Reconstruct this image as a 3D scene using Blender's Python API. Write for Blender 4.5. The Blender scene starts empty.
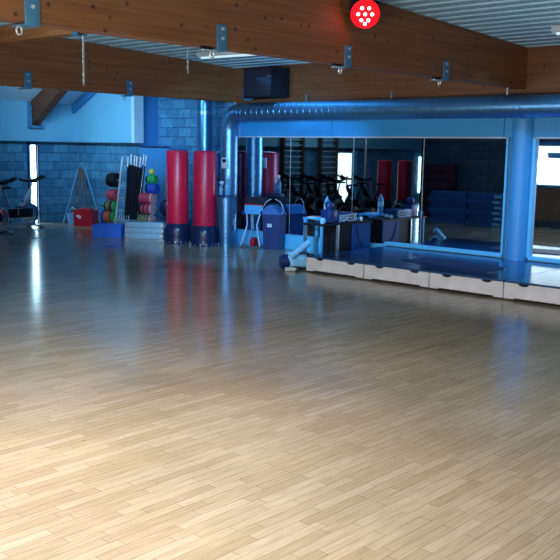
import bpy, bmesh, math, random
from mathutils import Vector, Matrix, Euler
random.seed(7)
S = bpy.context.scene
COL = S.collection
PI = math.pi

# ------------------------------------------------------------------ materials
def new_mat(name):
    m = bpy.data.materials.new(name); m.use_nodes = True
    nt = m.node_tree
    return m, nt, nt.nodes['Principled BSDF']

def plain(name, col, rough=0.5, metal=0.0, var=0.12, scale=6.0, spec=0.5, bump=0.0, trans=0.0, coat=0.0):
    m, nt, b = new_mat(name)
    tc = nt.nodes.new('ShaderNodeTexCoord')
    nz = nt.nodes.new('ShaderNodeTexNoise'); nz.inputs['Scale'].default_value = scale
    nz.inputs['Detail'].default_value = 4
    nt.links.new(tc.outputs['Object'], nz.inputs['Vector'])
    rp = nt.nodes.new('ShaderNodeValToRGB')
    rp.color_ramp.elements[0].position = 0.3; rp.color_ramp.elements[1].position = 0.7
    rp.color_ramp.elements[0].color = tuple(c * (1 - var) for c in col) + (1,)
    rp.color_ramp.elements[1].color = tuple(min(1, c * (1 + var)) for c in col) + (1,)
    nt.links.new(nz.outputs['Fac'], rp.inputs['Fac'])
    nt.links.new(rp.outputs['Color'], b.inputs['Base Color'])
    b.inputs['Roughness'].default_value = rough
    b.inputs['Metallic'].default_value = metal
    b.inputs['Specular IOR Level'].default_value = spec
    b.inputs['Coat Weight'].default_value = coat
    if trans: b.inputs['Transmission Weight'].default_value = trans
    if bump:
        bp = nt.nodes.new('ShaderNodeBump'); bp.inputs['Strength'].default_value = bump
        bp.inputs['Distance'].default_value = 0.01
        nt.links.new(nz.outputs['Fac'], bp.inputs['Height']); nt.links.new(bp.outputs['Normal'], b.inputs['Normal'])
    return m

def emit(name, col, strength):
    m, nt, b = new_mat(name)
    b.inputs['Base Color'].default_value = (0.02, 0.02, 0.02, 1); b.inputs['Specular IOR Level'].default_value = 0.0; b.inputs['Roughness'].default_value = 1.0
    b.inputs['Emission Color'].default_value = tuple(col) + (1,)
    b.inputs['Emission Strength'].default_value = strength
    return m

def swizzle(nt, order):
    tc = nt.nodes.new('ShaderNodeTexCoord')
    sp = nt.nodes.new('ShaderNodeSeparateXYZ'); cb = nt.nodes.new('ShaderNodeCombineXYZ')
    nt.links.new(tc.outputs['Object'], sp.inputs[0])
    for i, a in enumerate(order):
        nt.links.new(sp.outputs['XYZ'.index(a)], cb.inputs[i])
    return cb.outputs[0]

def block_mat(name, order, c1, c2, mortar):
    m, nt, b = new_mat(name)
    vec = swizzle(nt, order)
    br = nt.nodes.new('ShaderNodeTexBrick')
    br.inputs['Scale'].default_value = 1.0
    br.inputs['Brick Width'].default_value = 0.41; br.inputs['Row Height'].default_value = 0.205
    br.inputs['Mortar Size'].default_value = 0.008; br.inputs['Mortar Smooth'].default_value = 0.3
    br.inputs['Color1'].default_value = c1 + (1,); br.inputs['Color2'].default_value = c2 + (1,)
    br.inputs['Mortar'].default_value = mortar + (1,)
    nt.links.new(vec, br.inputs['Vector'])
    nz = nt.nodes.new('ShaderNodeTexNoise'); nz.inputs['Scale'].default_value = 9; nz.inputs['Detail'].default_value = 6
    nt.links.new(vec, nz.inputs['Vector'])
    mx = nt.nodes.new('ShaderNodeMix'); mx.data_type = 'RGBA'; mx.blend_type = 'OVERLAY'
    mx.inputs['Factor'].default_value = 0.55
    nt.links.new(br.outputs['Color'], mx.inputs['A']); nt.links.new(nz.outputs['Fac'], mx.inputs['B'])
    nt.links.new(mx.outputs['Result'], b.inputs['Base Color'])
    bp = nt.nodes.new('ShaderNodeBump'); bp.inputs['Strength'].default_value = 0.7; bp.inputs['Distance'].default_value = 0.012
    nt.links.new(br.outputs['Fac'], bp.inputs['Height']); bp.invert = True
    nt.links.new(bp.outputs['Normal'], b.inputs['Normal'])
    b.inputs['Roughness'].default_value = 0.6
    return m

def floor_mat():
    m, nt, b = new_mat('maple_strip_floor')
    vec = swizzle(nt, 'YXZ')
    def brick(w, off, c1, c2):
        br = nt.nodes.new('ShaderNodeTexBrick')
        br.inputs['Scale'].default_value = 1
        br.inputs['Brick Width'].default_value = w; br.inputs['Row Height'].default_value = 0.066
        br.inputs['Mortar Size'].default_value = 0.0011; br.inputs['Mortar Smooth'].default_value = 0.2
        br.offset = off; br.offset_frequency = 2
        br.squash = 1.35; br.squash_frequency = 3
        br.inputs['Color1'].default_value = c1 + (1,); br.inputs['Color2'].default_value = c2 + (1,)
        br.inputs['Mortar'].default_value = (0.10, 0.06, 0.035, 1)
        nt.links.new(vec, br.inputs['Vector'])
        return br
    br = brick(0.46, 0.37, (0.35, 0.26, 0.165), (0.43, 0.335, 0.235))
    # long soft grain
    mp = nt.nodes.new('ShaderNodeMapping'); mp.inputs['Scale'].default_value = (1.6, 26, 1)
    nt.links.new(vec, mp.inputs['Vector'])
    nz = nt.nodes.new('ShaderNodeTexNoise'); nz.inputs['Scale'].default_value = 3; nz.inputs['Detail'].default_value = 6
    nt.links.new(mp.outputs[0], nz.inputs['Vector'])
    mx = nt.nodes.new('ShaderNodeMix'); mx.data_type = 'RGBA'; mx.blend_type = 'OVERLAY'
    mx.inputs['Factor'].default_value = 0.4
    nt.links.new(br.outputs['Color'], mx.inputs['A']); nt.links.new(nz.outputs['Fac'], mx.inputs['B'])
    # broad wear
    n2 = nt.nodes.new('ShaderNodeTexNoise'); n2.inputs['Scale'].default_value = 0.9; n2.inputs['Detail'].default_value = 5
    nt.links.new(vec, n2.inputs['Vector'])
    m2 = nt.nodes.new('ShaderNodeMix'); m2.data_type = 'RGBA'; m2.blend_type = 'OVERLAY'
    m2.inputs['Factor'].default_value = 0.35
    nt.links.new(mx.outputs['Result'], m2.inputs['A']); nt.links.new(n2.outputs['Fac'], m2.inputs['B'])
    # small knots
    vo = nt.nodes.new('ShaderNodeTexVoronoi'); vo.inputs['Scale'].default_value = 3.4
    nt.links.new(vec, vo.inputs['Vector'])
    rp = nt.nodes.new('ShaderNodeValToRGB')
    rp.color_ramp.elements[0].position = 0.012; rp.color_ramp.elements[0].color = (1, 1, 1, 1)
    rp.color_ramp.elements[1].position = 0.03; rp.color_ramp.elements[1].color = (0, 0, 0, 1)
    nt.links.new(vo.outputs['Distance'], rp.inputs['Fac'])
    m3 = nt.nodes.new('ShaderNodeMix'); m3.data_type = 'RGBA'
    nt.links.new(rp.outputs['Color'], m3.inputs['Factor'])
    nt.links.new(m2.outputs['Result'], m3.inputs['A']); m3.inputs['B'].default_value = (0.12, 0.07, 0.04, 1)
    nt.links.new(m3.outputs['Result'], b.inputs['Base Color'])
    b.inputs['Specular IOR Level'].default_value = 0.25
    rr = nt.nodes.new('ShaderNodeMapRange'); rr.inputs['To Min'].default_value = 0.12; rr.inputs['To Max'].default_value = 0.20
    nt.links.new(n2.outputs['Fac'], rr.inputs['Value']); nt.links.new(rr.outputs[0], b.inputs['Roughness'])
    bp = nt.nodes.new('ShaderNodeBump'); bp.inputs['Strength'].default_value = 0.12; bp.inputs['Distance'].default_value = 0.004
    nt.links.new(n2.outputs['Fac'], bp.inputs['Height']); nt.links.new(bp.outputs['Normal'], b.inputs['Normal'])
    return m

def glulam(name, order, c1=(0.24, 0.085, 0.026), c2=(0.36, 0.145, 0.05)):
    m, nt, b = new_mat(name)
    vec = swizzle(nt, order)
    mp = nt.nodes.new('ShaderNodeMapping'); mp.inputs['Scale'].default_value = (0.9, 22, 4)
    nt.links.new(vec, mp.inputs['Vector'])
    nz = nt.nodes.new('ShaderNodeTexNoise'); nz.inputs['Scale'].default_value = 1.4; nz.inputs['Detail'].default_value = 7
    nt.links.new(mp.outputs[0], nz.inputs['Vector'])
    rp = nt.nodes.new('ShaderNodeValToRGB')
    rp.color_ramp.elements[0].position = 0.3; rp.color_ramp.elements[0].color = c1 + (1,)
    rp.color_ramp.elements[1].position = 0.7; rp.color_ramp.elements[1].color = c2 + (1,)
    nt.links.new(nz.outputs['Fac'], rp.inputs['Fac'])
    # lamella joints every 40 mm
    br = nt.nodes.new('ShaderNodeTexBrick'); br.inputs['Scale'].default_value = 1
    br.inputs['Brick Width'].default_value = 2.6; br.inputs['Row Height'].default_value = 0.045
    br.inputs['Mortar Size'].default_value = 0.0012
    br.inputs['Color1'].default_value = (0.82, 0.82, 0.82, 1); br.inputs['Color2'].default_value = (1, 1, 1, 1)
    br.inputs['Mortar'].default_value = (0.55, 0.5, 0.45, 1)
    nt.links.new(vec, br.inputs['Vector'])
    mx = nt.nodes.new('ShaderNodeMix'); mx.data_type = 'RGBA'; mx.blend_type = 'MULTIPLY'; mx.inputs['Factor'].default_value = 1
    nt.links.new(rp.outputs['Color'], mx.inputs['A']); nt.links.new(br.outputs['Color'], mx.inputs['B'])
    vo = nt.nodes.new('ShaderNodeTexVoronoi'); vo.inputs['Scale'].default_value = 6.5
    nt.links.new(vec, vo.inputs['Vector'])
    r2 = nt.nodes.new('ShaderNodeValToRGB')
    r2.color_ramp.elements[0].position = 0.07; r2.color_ramp.elements[0].color = (1, 1, 1, 1)
    r2.color_ramp.elements[1].position = 0.16; r2.color_ramp.elements[1].color = (0, 0, 0, 1)
    nt.links.new(vo.outputs['Distance'], r2.inputs['Fac'])
    m3 = nt.nodes.new('ShaderNodeMix'); m3.data_type = 'RGBA'
    nt.links.new(r2.outputs['Color'], m3.inputs['Factor']); nt.links.new(mx.outputs['Result'], m3.inputs['A'])
    m3.inputs['B'].default_value = (0.045, 0.02, 0.012, 1)
    nt.links.new(m3.outputs['Result'], b.inputs['Base Color'])
    b.inputs['Roughness'].default_value = 0.55
    return m

M = {}
M['floor'] = floor_mat()
BC1, BC2, BM = (0.05, 0.19, 0.35), (0.10, 0.32, 0.50), (0.018, 0.09, 0.20)
M['block_x'] = block_mat('painted_block_x', 'XZY', BC1, BC2, BM)
M['block_y'] = block_mat('painted_block_y', 'YZX', BC1, BC2, BM)
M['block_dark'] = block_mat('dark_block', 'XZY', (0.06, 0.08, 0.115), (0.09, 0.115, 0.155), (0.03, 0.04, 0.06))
M['wall_blue'] = plain('painted_wall', (0.20, 0.50, 0.70), 0.6, var=0.04, scale=1.5)
M['wall_deep'] = plain('painted_wall_deep', (0.05, 0.25, 0.55), 0.6, var=0.05, scale=1.5)
M['white_paint'] = plain('white_paint', (0.60, 0.66, 0.72), 0.45, var=0.04)
M['slope_white'] = plain('slope_white', (0.55, 0.76, 0.92), 0.6, var=0.03)
M['fascia'] = plain('fascia_paint', (0.045, 0.36, 0.74), 0.45, var=0.03)
M['skirt'] = plain('skirting_paint', (0.15, 0.62, 0.95), 0.4, var=0.03)
M['deck'] = plain('coated_steel_deck', (0.42, 0.74, 0.90), 0.4, var=0.05, metal=0.0)
M['glulam_y'] = glulam('glulam_along_y', 'YZX')
M['glulam_x'] = glulam('glulam_along_x', 'XZY', (0.17, 0.062, 0.020), (0.27, 0.11, 0.038))
M['rafter_wood'] = glulam('rafter_timber', 'XZY', (0.13, 0.035, 0.012), (0.19, 0.06, 0.022))
M['glulam_lit'] = glulam('cross_beam_lit', 'XZY', (0.40, 0.15, 0.045), (0.58, 0.25, 0.09))  # glulam lightened to stand in for window light on the cross beam
M['steel'] = plain('zinc_steel', (0.42, 0.52, 0.62), 0.35, metal=0.9)
M['bracket'] = plain('bracket_steel', (0.09, 0.27, 0.46), 0.45, metal=0.3)
M['bright'] = plain('bright_zinc', (0.75, 0.82, 0.88), 0.3, metal=0.6)
M['duct'] = plain('spiral_duct_steel', (0.15, 0.37, 0.64), 0.32, metal=0.85, var=0.05, scale=5)
M['column'] = plain('column_paint', (0.07, 0.36, 0.74), 0.4, var=0.03)
M['mirror'] = plain('mirror_glass', (0.62, 0.72, 0.78), 0.015, metal=1.0, var=0.01)
M['stage_top'] = plain('stage_deck_lino', (0.015, 0.07, 0.20), 0.2, var=0.15, scale=3)
M['stage_front'] = plain('stage_front_board', (0.84, 0.79, 0.82), 0.55, var=0.10, scale=5)
M['dark'] = plain('dark_gap', (0.01, 0.01, 0.015), 0.7)
M['black'] = plain('black_plastic', (0.010, 0.011, 0.018), 0.55, spec=0.25)
M['black_fabric'] = plain('black_fabric', (0.012, 0.014, 0.028), 0.85, scale=40)
M['navy'] = plain('navy_vinyl', (0.012, 0.022, 0.11), 0.45)
M['blue_plastic'] = plain('blue_plastic', (0.012, 0.18, 0.95), 0.4)
M['bin_blue'] = plain('bin_blue', (0.006, 0.034, 0.15), 0.4)
M['lid_blue'] = plain('lid_blue', (0.03, 0.16, 0.45), 0.4)
M['cyan'] = plain('cyan_panel', (0.10, 0.48, 0.88), 0.4)
M['desk_blue'] = plain('desk_blue_panel', (0.008, 0.075, 0.27), 0.5, spec=0.3)
M['red_vinyl'] = plain('red_vinyl', (0.80, 0.012, 0.06), 0.34, var=0.08)
M['red_plastic'] = plain('red_plastic', (0.50, 0.012, 0.03), 0.4)
M['maroon'] = plain('maroon_vinyl', (0.08, 0.010, 0.03), 0.6)
M['bag_base'] = plain('bag_base_plastic', (0.010, 0.022, 0.07), 0.28)
M['plate_red'] = plain('plate_red', (0.55, 0.06, 0.10), 0.5)
M['plate_green'] = plain('plate_green', (0.03, 0.38, 0.10), 0.5)
M['plate_blue'] = plain('plate_blue', (0.02, 0.08, 0.50), 0.5)
M['plate_orange'] = plain('plate_orange', (0.62, 0.14, 0.07), 0.5)
M['plate_pale'] = plain('plate_pale', (0.75, 0.35, 0.38), 0.5)
M['yellow'] = plain('yellow_rubber', (0.75, 0.65, 0.08), 0.5)
M['bucket'] = plain('pale_bucket', (0.16, 0.42, 0.68), 0.4)
M['clear_grey'] = plain('grey_step_plastic', (0.32, 0.52, 0.64), 0.25)
M['stick'] = plain('wood_stick', (0.17, 0.10, 0.05), 0.6)
M['silver'] = plain('bike_silver', (0.42, 0.54, 0.75), 0.4, metal=0.25)
M['chrome'] = plain('chrome', (0.8, 0.84, 0.9), 0.15, metal=1.0)
M['bar_wood'] = plain('wall_bar_wood', (0.10, 0.055, 0.035), 0.5)
M['wood_panel'] = plain('wood_panelling', (0.34, 0.15, 0.09), 0.5, scale=3, var=0.2)
M['window_light'] = emit('daylit_window', (0.50, 0.82, 1.0), 14.0)
M['door_light'] = emit('daylit_door', (0.75, 0.93, 1.0), 2.5)
M['window_soft'] = emit('daylit_window_edge', (0.12, 0.50, 1.0), 1.2)
M['led_red'] = emit('red_led_housing', (1.0, 0.004, 0.012), 1.3)
M['led_core'] = emit('red_led_core', (1.0, 0.55, 0.6), 8.0)
M['tube'] = emit('batten_tube', (0.62, 0.86, 1.0), 1.0)
M['label_white'] = plain('label_white', (0.75, 0.85, 0.95), 0.5)
M['water'] = plain('water_bottle', (0.25, 0.60, 0.90), 0.12, trans=0.4)
M['lamp_blue'] = plain('lamp_blue', (0.03, 0.20, 0.55), 0.15)
M['towel'] = plain('towel_blue', (0.33, 0.70, 0.95), 0.8)
M['rope'] = plain('rope_pale', (0.55, 0.55, 0.55), 0.9)
M['step_blue'] = plain('step_board_blue', (0.03, 0.11, 0.32), 0.45)
M['step_lit'] = plain('step_end_lit', (0.25, 0.70, 0.95), 0.45)  # pale tone for the light on the step ends
M['purple'] = plain('purple_strap', (0.16, 0.04, 0.30), 0.6)

# ------------------------------------------------------------------ mesh helpers
class MB:
    def __init__(s): s.bm = bmesh.new()
    def _add(s, verts, faces):
        vs = [s.bm.verts.new(v) for v in verts]
        for f in faces:
            try: s.bm.faces.new([vs[i] for i in f])
            except ValueError: pass
        return vs
    def box(s, c, d, rot=None, bevel=0.0):
        hx, hy, hz = d[0] / 2, d[1] / 2, d[2] / 2
        R_ = rot.to_matrix() if isinstance(rot, Euler) else (rot or Matrix.Identity(3))
        c = Vector(c)
        if bevel <= 0:
            pts = [c + R_ @ Vector((x, y, z)) for z in (-hz, hz) for x, y in ((-hx, -hy), (hx, -hy), (hx, hy), (-hx, hy))]
            s._add(pts, [(3, 2, 1, 0), (4, 5, 6, 7), (0, 1, 5, 4), (1, 2, 6, 5), (2, 3, 7, 6), (3, 0, 4, 7)])
        else:
            t = bmesh.new(); bmesh.ops.create_cube(t, size=1)
            for v in t.verts: v.co = Vector((v.co.x * d[0], v.co.y * d[1], v.co.z * d[2]))
            bmesh.ops.bevel(t, geom=list(t.edges), offset=bevel, segments=3, affect='EDGES', profile=0.5)
            t.verts.index_update()
            s._add([c + R_ @ v.co for v in t.verts], [[v.index for v in f.verts] for f in t.faces])
            t.free()
        return s
    def cyl(s, a, b, r, r2=None, seg=16, caps=True):
        a, b = Vector(a), Vector(b); r2 = r if r2 is None else r2
        ax = (b - a).normalized()
        t = Vector((0, 0, 1)) if abs(ax.z) < 0.9 else Vector((1, 0, 0))
        e1 = ax.cross(t).normalized(); e2 = ax.cross(e1)
        pts = []
        for p, rr in ((a, r), (b, r2)):
            for i in range(seg):
                w = 2 * PI * i / seg
                pts.append(p + e1 * (rr * math.cos(w)) + e2 * (rr * math.sin(w)))
        fs = [(i, (i + 1) % seg, seg + (i + 1) % seg, seg + i) for i in range(seg)]
        if caps: fs += [tuple(range(seg - 1, -1, -1)), tuple(range(seg, 2 * seg))]
        s._add(pts, fs); return s
    def tube(s, path, r, seg=8, closed=False):
        P = [Vector(p) for p in path]; n = len(P)
        rings = []
        prev = None
        for i in range(n):
            if closed: d = (P[(i + 1) % n] - P[i - 1])
            else: d = P[min(i + 1, n - 1)] - P[max(i - 1, 0)]
            d = d.normalized()
            if prev is None:
                t = Vector((0, 0, 1)) if abs(d.z) < 0.9 else Vector((1, 0, 0))
                e1 = d.cross(t).normalized()
            else:
                e1 = (prev - d * prev.dot(d)).normalized()
            prev = e1; e2 = d.cross(e1)
            rr = r[i] if isinstance(r, (list, tuple)) else r
            rings.append([P[i] + e1 * (rr * math.cos(2 * PI * k / seg)) + e2 * (rr * math.sin(2 * PI * k / seg)) for k in range(seg)])
        pts = [p for rg in rings for p in rg]; fs = []
        for i in range(n if closed else n - 1):
            j = (i + 1) % n
            for k in range(seg):
                fs.append((i * seg + k, i * seg + (k + 1) % seg, j * seg + (k + 1) % seg, j * seg + k))
        if not closed:
            fs += [tuple(range(seg - 1, -1, -1)), tuple((n - 1) * seg + k for k in range(seg))]
        s._add(pts, fs); return s
    def lathe(s, prof, c=(0, 0, 0), seg=32, axis='z'):
        c = Vector(c); pts = []; n = len(prof)
        for r, z in prof:
            for k in range(seg):
                w = 2 * PI * k / seg
                p = Vector((r * math.cos(w), r * math.sin(w), z))
                if axis == 'x': p = Vector((p.z, p.x, p.y))
                if axis == 'y': p = Vector((p.y, p.z, p.x))
                pts.append(c + p)
        fs = [(i * seg + k, i * seg + (k + 1) % seg, (i + 1) * seg + (k + 1) % seg, (i + 1) * seg + k) for i in range(n - 1) for k in range(seg)]
        if prof[0][0] > 1e-4: fs.append(tuple(range(seg - 1, -1, -1)))
        if prof[-1][0] > 1e-4: fs.append(tuple((n - 1) * seg + k for k in range(seg)))
        s._add(pts, fs); return s
    def prism(s, poly, lo, hi, axis='z'):
        n = len(poly)
        def P(a, b, t):
            return {'z': (a, b, t), 'y': (a, t, b), 'x': (t, a, b)}[axis]
        pts = [P(a, b, lo) for a, b in poly] + [P(a, b, hi) for a, b in poly]
        fs = [tuple(range(n - 1, -1, -1)), tuple(range(n, 2 * n))] + [(i, (i + 1) % n, n + (i + 1) % n, n + i) for i in range(n)]
        s._add(pts, fs); return s
    def build(s, name, mat, parent=None, loc=None, rz=0.0, smooth=True):
        me = bpy.data.meshes.new(name)
        bmesh.ops.remove_doubles(s.bm, verts=s.bm.verts, dist=1e-5)
        bmesh.ops.recalc_face_normals(s.bm, faces=s.bm.faces)
        s.bm.to_mesh(me); s.bm.free()
        me.materials.append(M[mat] if isinstance(mat, str) else mat)
        if smooth:
            me.set_sharp_from_angle(angle=math.radians(38))
            for p in me.polygons: p.use_smooth = True
        o = bpy.data.objects.new(name, me); COL.objects.link(o)
        if parent is not None: o.parent = parent
        if loc is not None: o.location = loc
        o.rotation_euler = (0, 0, rz)
        return o

def tag(o, label=None, cat=None, group=None, kind=None):
    if label: o['label'] = label
    if cat: o['category'] = cat
    if group: o['group'] = group
    if kind: o['kind'] = kind
    return o
def thing(name, label, cat, loc=(0, 0, 0), rz=0.0, group=None):
    o = bpy.data.objects.new(name, None); COL.objects.link(o)
    o.empty_display_size = 0.1
    o.location = loc; o.rotation_euler = (0, 0, rz)
    return tag(o, label, cat, group)
def dup(root, loc, rz, label, group=None):
    r = root.copy(); COL.objects.link(r); r.location = loc; r.rotation_euler = (0, 0, rz); r['label'] = label
    if group: r['group'] = group
    for ch in list(root.children):
        c = ch.copy(); COL.objects.link(c); c.parent = r
        for g in list(ch.children):
            d = g.copy(); COL.objects.link(d); d.parent = c
    return r
def struct(name, mb, mat, parent=None, label=None, cat=None, smooth=False):
    o = mb.build(name, mat, parent, smooth=smooth)
    if parent is None: tag(o, label, cat, None, 'structure')
    return o
def arc(c, r, a0, a1, n, plane='xz'):
    out = []
    for i in range(n + 1):
        a = a0 + (a1 - a0) * i / n
        x, z = r * math.cos(a), r * math.sin(a)
        out.append((c[0] + x, c[1], c[2] + z) if plane == 'xz' else ((c[0], c[1] + x, c[2] + z) if plane == 'yz' else (c[0] + x, c[1] + z, c[2])))
    return out

# ------------------------------------------------------------------ the hall
# x runs along the mirror wall, y into the depth of the hall, z up; eye height 1.8 m above the floor
MV = 11.87                       # mirror plane
def deck_z(y): return 3.32 + 0.045 * (11.87 - y)

struct('floor', MB().box((-7, 4.6, -0.05), (24, 18.4, 0.1)), 'floor', label='pale maple strip sports floor, glossy, darker towards the back', cat='floor')

# corrugated steel roof deck (ribs along x, rising towards the camera)
mb = MB()
pts, fs = [], []
y = 13.0; prof = []
while y > -4.2:
    prof += [(y, 0.0), (y - 0.165, 0.0), (y - 0.18, 0.085), (y - 0.245, 0.085)]
    y -= 0.26
nP = len(prof)
for x in (-18.3, 4.0):
    for (yy, dz) in prof: pts.append((x, yy, deck_z(yy) + dz))
for i in range(nP - 1): fs.append((i, i + 1, nP + i + 1, nP + i))
mb._add(pts, fs)
struct('ceiling', mb, 'deck', label='pale blue corrugated steel roof deck above the timber beams', cat='ceiling')

# left block wall with a slit window (x = -18.1)
wy0, wy1 = 11.02, 11.24
mb = MB()
mb.box((-18.2, (wy0 - 4.2) / 2, 1.75), (0.2, wy0 + 4.2, 3.7 + 0.2))
mb.box((-18.2, (wy1 + 12.9) / 2, 1.75), (0.2, 12.9 - wy1, 3.9))
mb.box((-18.2, (wy0 + wy1) / 2, 2.76), (0.2, wy1 - wy0, 1.88))
struct('wall_left', mb, 'block_y', label='blue painted concrete block wall at the far left with a slit window', cat='wall')
w = struct('window_1', MB().box((-18.17, 11.17, 0.91), (0.02, 0.12, 1.8)), 'window_light', label='tall narrow daylit slit window in the left block wall', cat='window')
struct('window_frame', MB().box((-18.12, 11.0, 0.93), (0.08, 0.05, 1.86)).box((-18.12, 11.26, 0.93), (0.08, 0.04, 1.86)).box((-18.12, 11.13, 1.85), (0.08, 0.3, 0.06)), 'navy', w)
struct('window_pane', MB().box((-18.16, 11.06, 0.91), (0.03, 0.07, 1.8)), 'window_soft', w)
# pale bulkheads above the block walls
struct('wall_bulkhead_left', MB().box((-18.0, 4.05, 2.65), (0.2, 16.5, 1.5)), 'wall_blue', label='pale blue plaster bulkhead over the left block wall', cat='wall')
struct('wall_back_left', MB().box((-16.9, 12.5, 1.75), (2.42, 0.2, 3.9)), 'block_x', label='blue block wall behind the plate rack and red crates', cat='wall')
struct('wall_bulkhead_back', MB().box((-16.75, 12.275, 2.65), (2.3, 0.25, 1.5)), 'wall_blue', label='pale blue bulkhead over the back corner above the plate rack', cat='wall')
struct('wall_bulkhead_end', MB().box((-15.655, 12.275, 2.65), (0.11, 0.26, 1.5)), 'slope_white', label='end face of the bulkhead, coloured lighter as if lit, beside the deep blue recess', cat='wall')  # lighter colour stands in for the light on this end face
# recess side and recess back wall
struct('wall_recess_side', MB().box((-15.74, 12.69, 1.75), (0.12, 0.56, 3.9)), 'wall_deep', label='deep blue side wall of the recess right of the bulkhead', cat='wall')
struct('wall_recess', MB().box((-13.6, 13.0, 1.75), (4.4, 0.2, 3.9)), 'block_x', label='blue block wall of the recess behind the two red bags', cat='wall')
# mirror wall
struct('wall_mirror', MB().box((-4.1, 12.0, 1.37), (16.2, 0.2, 2.74)), 'wall_blue', label='blue painted wall that carries the wall mirrors', cat='wall')
struct('wall_mirror_end', MB().box((-12.13, 12.5, 1.6), (0.14, 0.82, 3.6)), 'wall_blue', label='pale return of the mirror wall beside the vertical duct', cat='wall')
# fascia above the mirrors
xs = [-11.95, -9.69, -6.4, -3.2, 0.0]
for i in range(4):
    struct('trim_%d' % (i + 1), MB().box(((xs[i] + xs[i + 1]) / 2, 11.87, 2.25), (xs[i + 1] - xs[i] - 0.012, 0.06, 0.40)), 'fascia',
           label=['light blue fascia board over the two left mirrors', 'light blue fascia board over the stage mirrors, left of the column',
                  'light blue fascia board over the mirror right of the column', 'light blue fascia board beyond the right edge'][i], cat='fascia')
struct('trim_5', MB().box((-9.19, 11.845, 2.037), (5.74, 0.05, 0.022)), 'white_paint', label='thin white strip along the mirror tops', cat='trim')
struct('trim_6', MB().box((-3.4, 11.845, 2.037), (4.98, 0.05, 0.022)), 'white_paint', label='thin white strip over the mirror right of the column', cat='trim')
struct('baseboard_mirror', MB().box((-10.25, 11.86, 0.125), (3.66, 0.08, 0.25)), 'skirt', label='bright cyan baseboard under the left mirrors', cat='baseboard')
struct('trim_7', MB().box((-7.4, 11.84, 0.285), (2.16, 0.06, 0.05)), 'skirt', label='pale strip under the mirrors along the back of the stage', cat='trim')
struct('trim_8', MB().box((-3.4, 11.84, 0.285), (4.98, 0.06, 0.05)), 'skirt', label='pale strip under the mirror right of the column', cat='trim')
struct('trim_9', MB().box((-6.325, 11.845, 1.17), (0.03, 0.05, 1.75)), 'skirt', label='upright white edge of the mirrors left of the column', cat='trim')
struct('trim_10', MB().box((-5.895, 11.845, 1.17), (0.05, 0.05, 1.75)), 'skirt', label='upright white edge of the mirror right of the column', cat='trim')
# near block wall on the left with a daylit window (seen in the mirrors)
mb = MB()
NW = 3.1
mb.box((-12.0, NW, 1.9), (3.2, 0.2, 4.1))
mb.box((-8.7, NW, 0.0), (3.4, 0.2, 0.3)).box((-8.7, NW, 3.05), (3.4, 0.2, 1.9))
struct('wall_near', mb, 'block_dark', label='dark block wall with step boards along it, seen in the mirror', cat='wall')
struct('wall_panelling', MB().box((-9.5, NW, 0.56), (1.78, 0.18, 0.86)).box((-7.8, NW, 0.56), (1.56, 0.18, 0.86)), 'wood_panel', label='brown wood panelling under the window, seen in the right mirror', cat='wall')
w = struct('window_2', MB().box((-8.7, NW - 0.05, 1.55), (3.4, 0.02, 1.02)), 'door_light', label='bright daylit window above brown panelling, seen in the right mirror', cat='window')
struct('window_frame', MB().box((-8.7, NW + 0.06, 1.02), (3.4, 0.12, 0.06)).box((-8.7, NW + 0.06, 2.06), (3.4, 0.12, 0.1)).box((-10.37, NW + 0.06, 1.54), (0.06, 0.12, 1.02)), 'wall_deep', w)
struct('blind', MB().box((-8.4, NW + 0.02, 1.78), (3.0, 0.02, 0.14)), 'cyan', w)
struct('wall_alcove_side', MB().box((-13.5, -0.5, 1.9), (0.2, 7.0, 4.1)), 'block_y', label='block return wall of the side hall beyond the mirror view', cat='wall')
struct('wall_alcove', MB().box((-15.8, -4.1, 1.9), (4.8, 0.2, 4.1)), 'block_x', label='end block wall of the side hall, seen in the mirror', cat='wall')
w = struct('window_3', MB().box((-18.08, -3.53, 0.98), (0.02, 0.10, 1.3)), 'window_light', label='second narrow daylit slit, seen in the mirror by the red bags', cat='window')
# glass door on the left wall, seen in the mirror
d = struct('door_1', MB().box((-18.02, 1.05, 0.92), (0.04, 0.74, 1.62)), 'door_light', label='daylit glass door behind the spin bikes, seen in the mirror', cat='door')
struct('door_frame', MB().box((-18.05, 1.46, 0.95), (0.06, 0.07, 1.9)).box((-18.05, 0.65, 0.95), (0.06, 0.07, 1.9)).box((-18.05, 0.93, 1.83), (0.06, 1.06, 0.14)), 'navy', d)
struct('door_leaf', MB().box((-18.04, 0.50, 0.95), (0.05, 0.3, 1.75)), 'cyan', d)
# walls behind and beside the camera
struct('wall_rear', MB().box((-1.2, -3.1, 0.35), (10.6, 0.2, 0.7)).box((-1.2, -3.1, 3.6), (10.6, 0.2, 1.0)), 'white_paint', label='rear wall below and above the big windows behind the camera', cat='wall')
struct('wall_right', MB().box((4.05, 4.6, 1.9), (0.1, 18.4, 4.1)), 'white_paint', label='right side wall out of the picture', cat='wall')

# sloped white soffit and its rafters in the far left corner
sl = 0.49
mb = MB()
mb.prism([(-17.95, 2.76), (-16.3, 2.76 + sl * 1.65), (-16.3, 2.82 + sl * 1.65), (-17.95, 2.82)], -4.0, 12.2, 'y')
struct('ceiling_slope', mb, 'slope_white', label='sloping white soffit in the far left corner under the roof', cat='ceiling')
r = struct('rafter', MB().prism([(-17.86, 2.26), (-16.4, 2.26 + 0.62 * 1.46), (-16.4, 2.9 + sl * 1.2), (-17.86, 2.80)], 10.95, 11.16, 'y'), 'rafter_wood',
           label='brown timber rafter rising right from a steel shoe on the bulkhead', cat='rafter')
struct('steel_shoe', MB().box((-17.86, 11.06, 2.22), (0.14, 0.36, 0.04)).box((-17.885, 11.06, 2.5), (0.03, 0.36, 0.6)).box((-17.82, 11.18, 2.45), (0.1, 0.02, 0.5)).box((-17.82, 10.92, 2.45), (0.1, 0.02, 0.5)), 'bracket', r)
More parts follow.
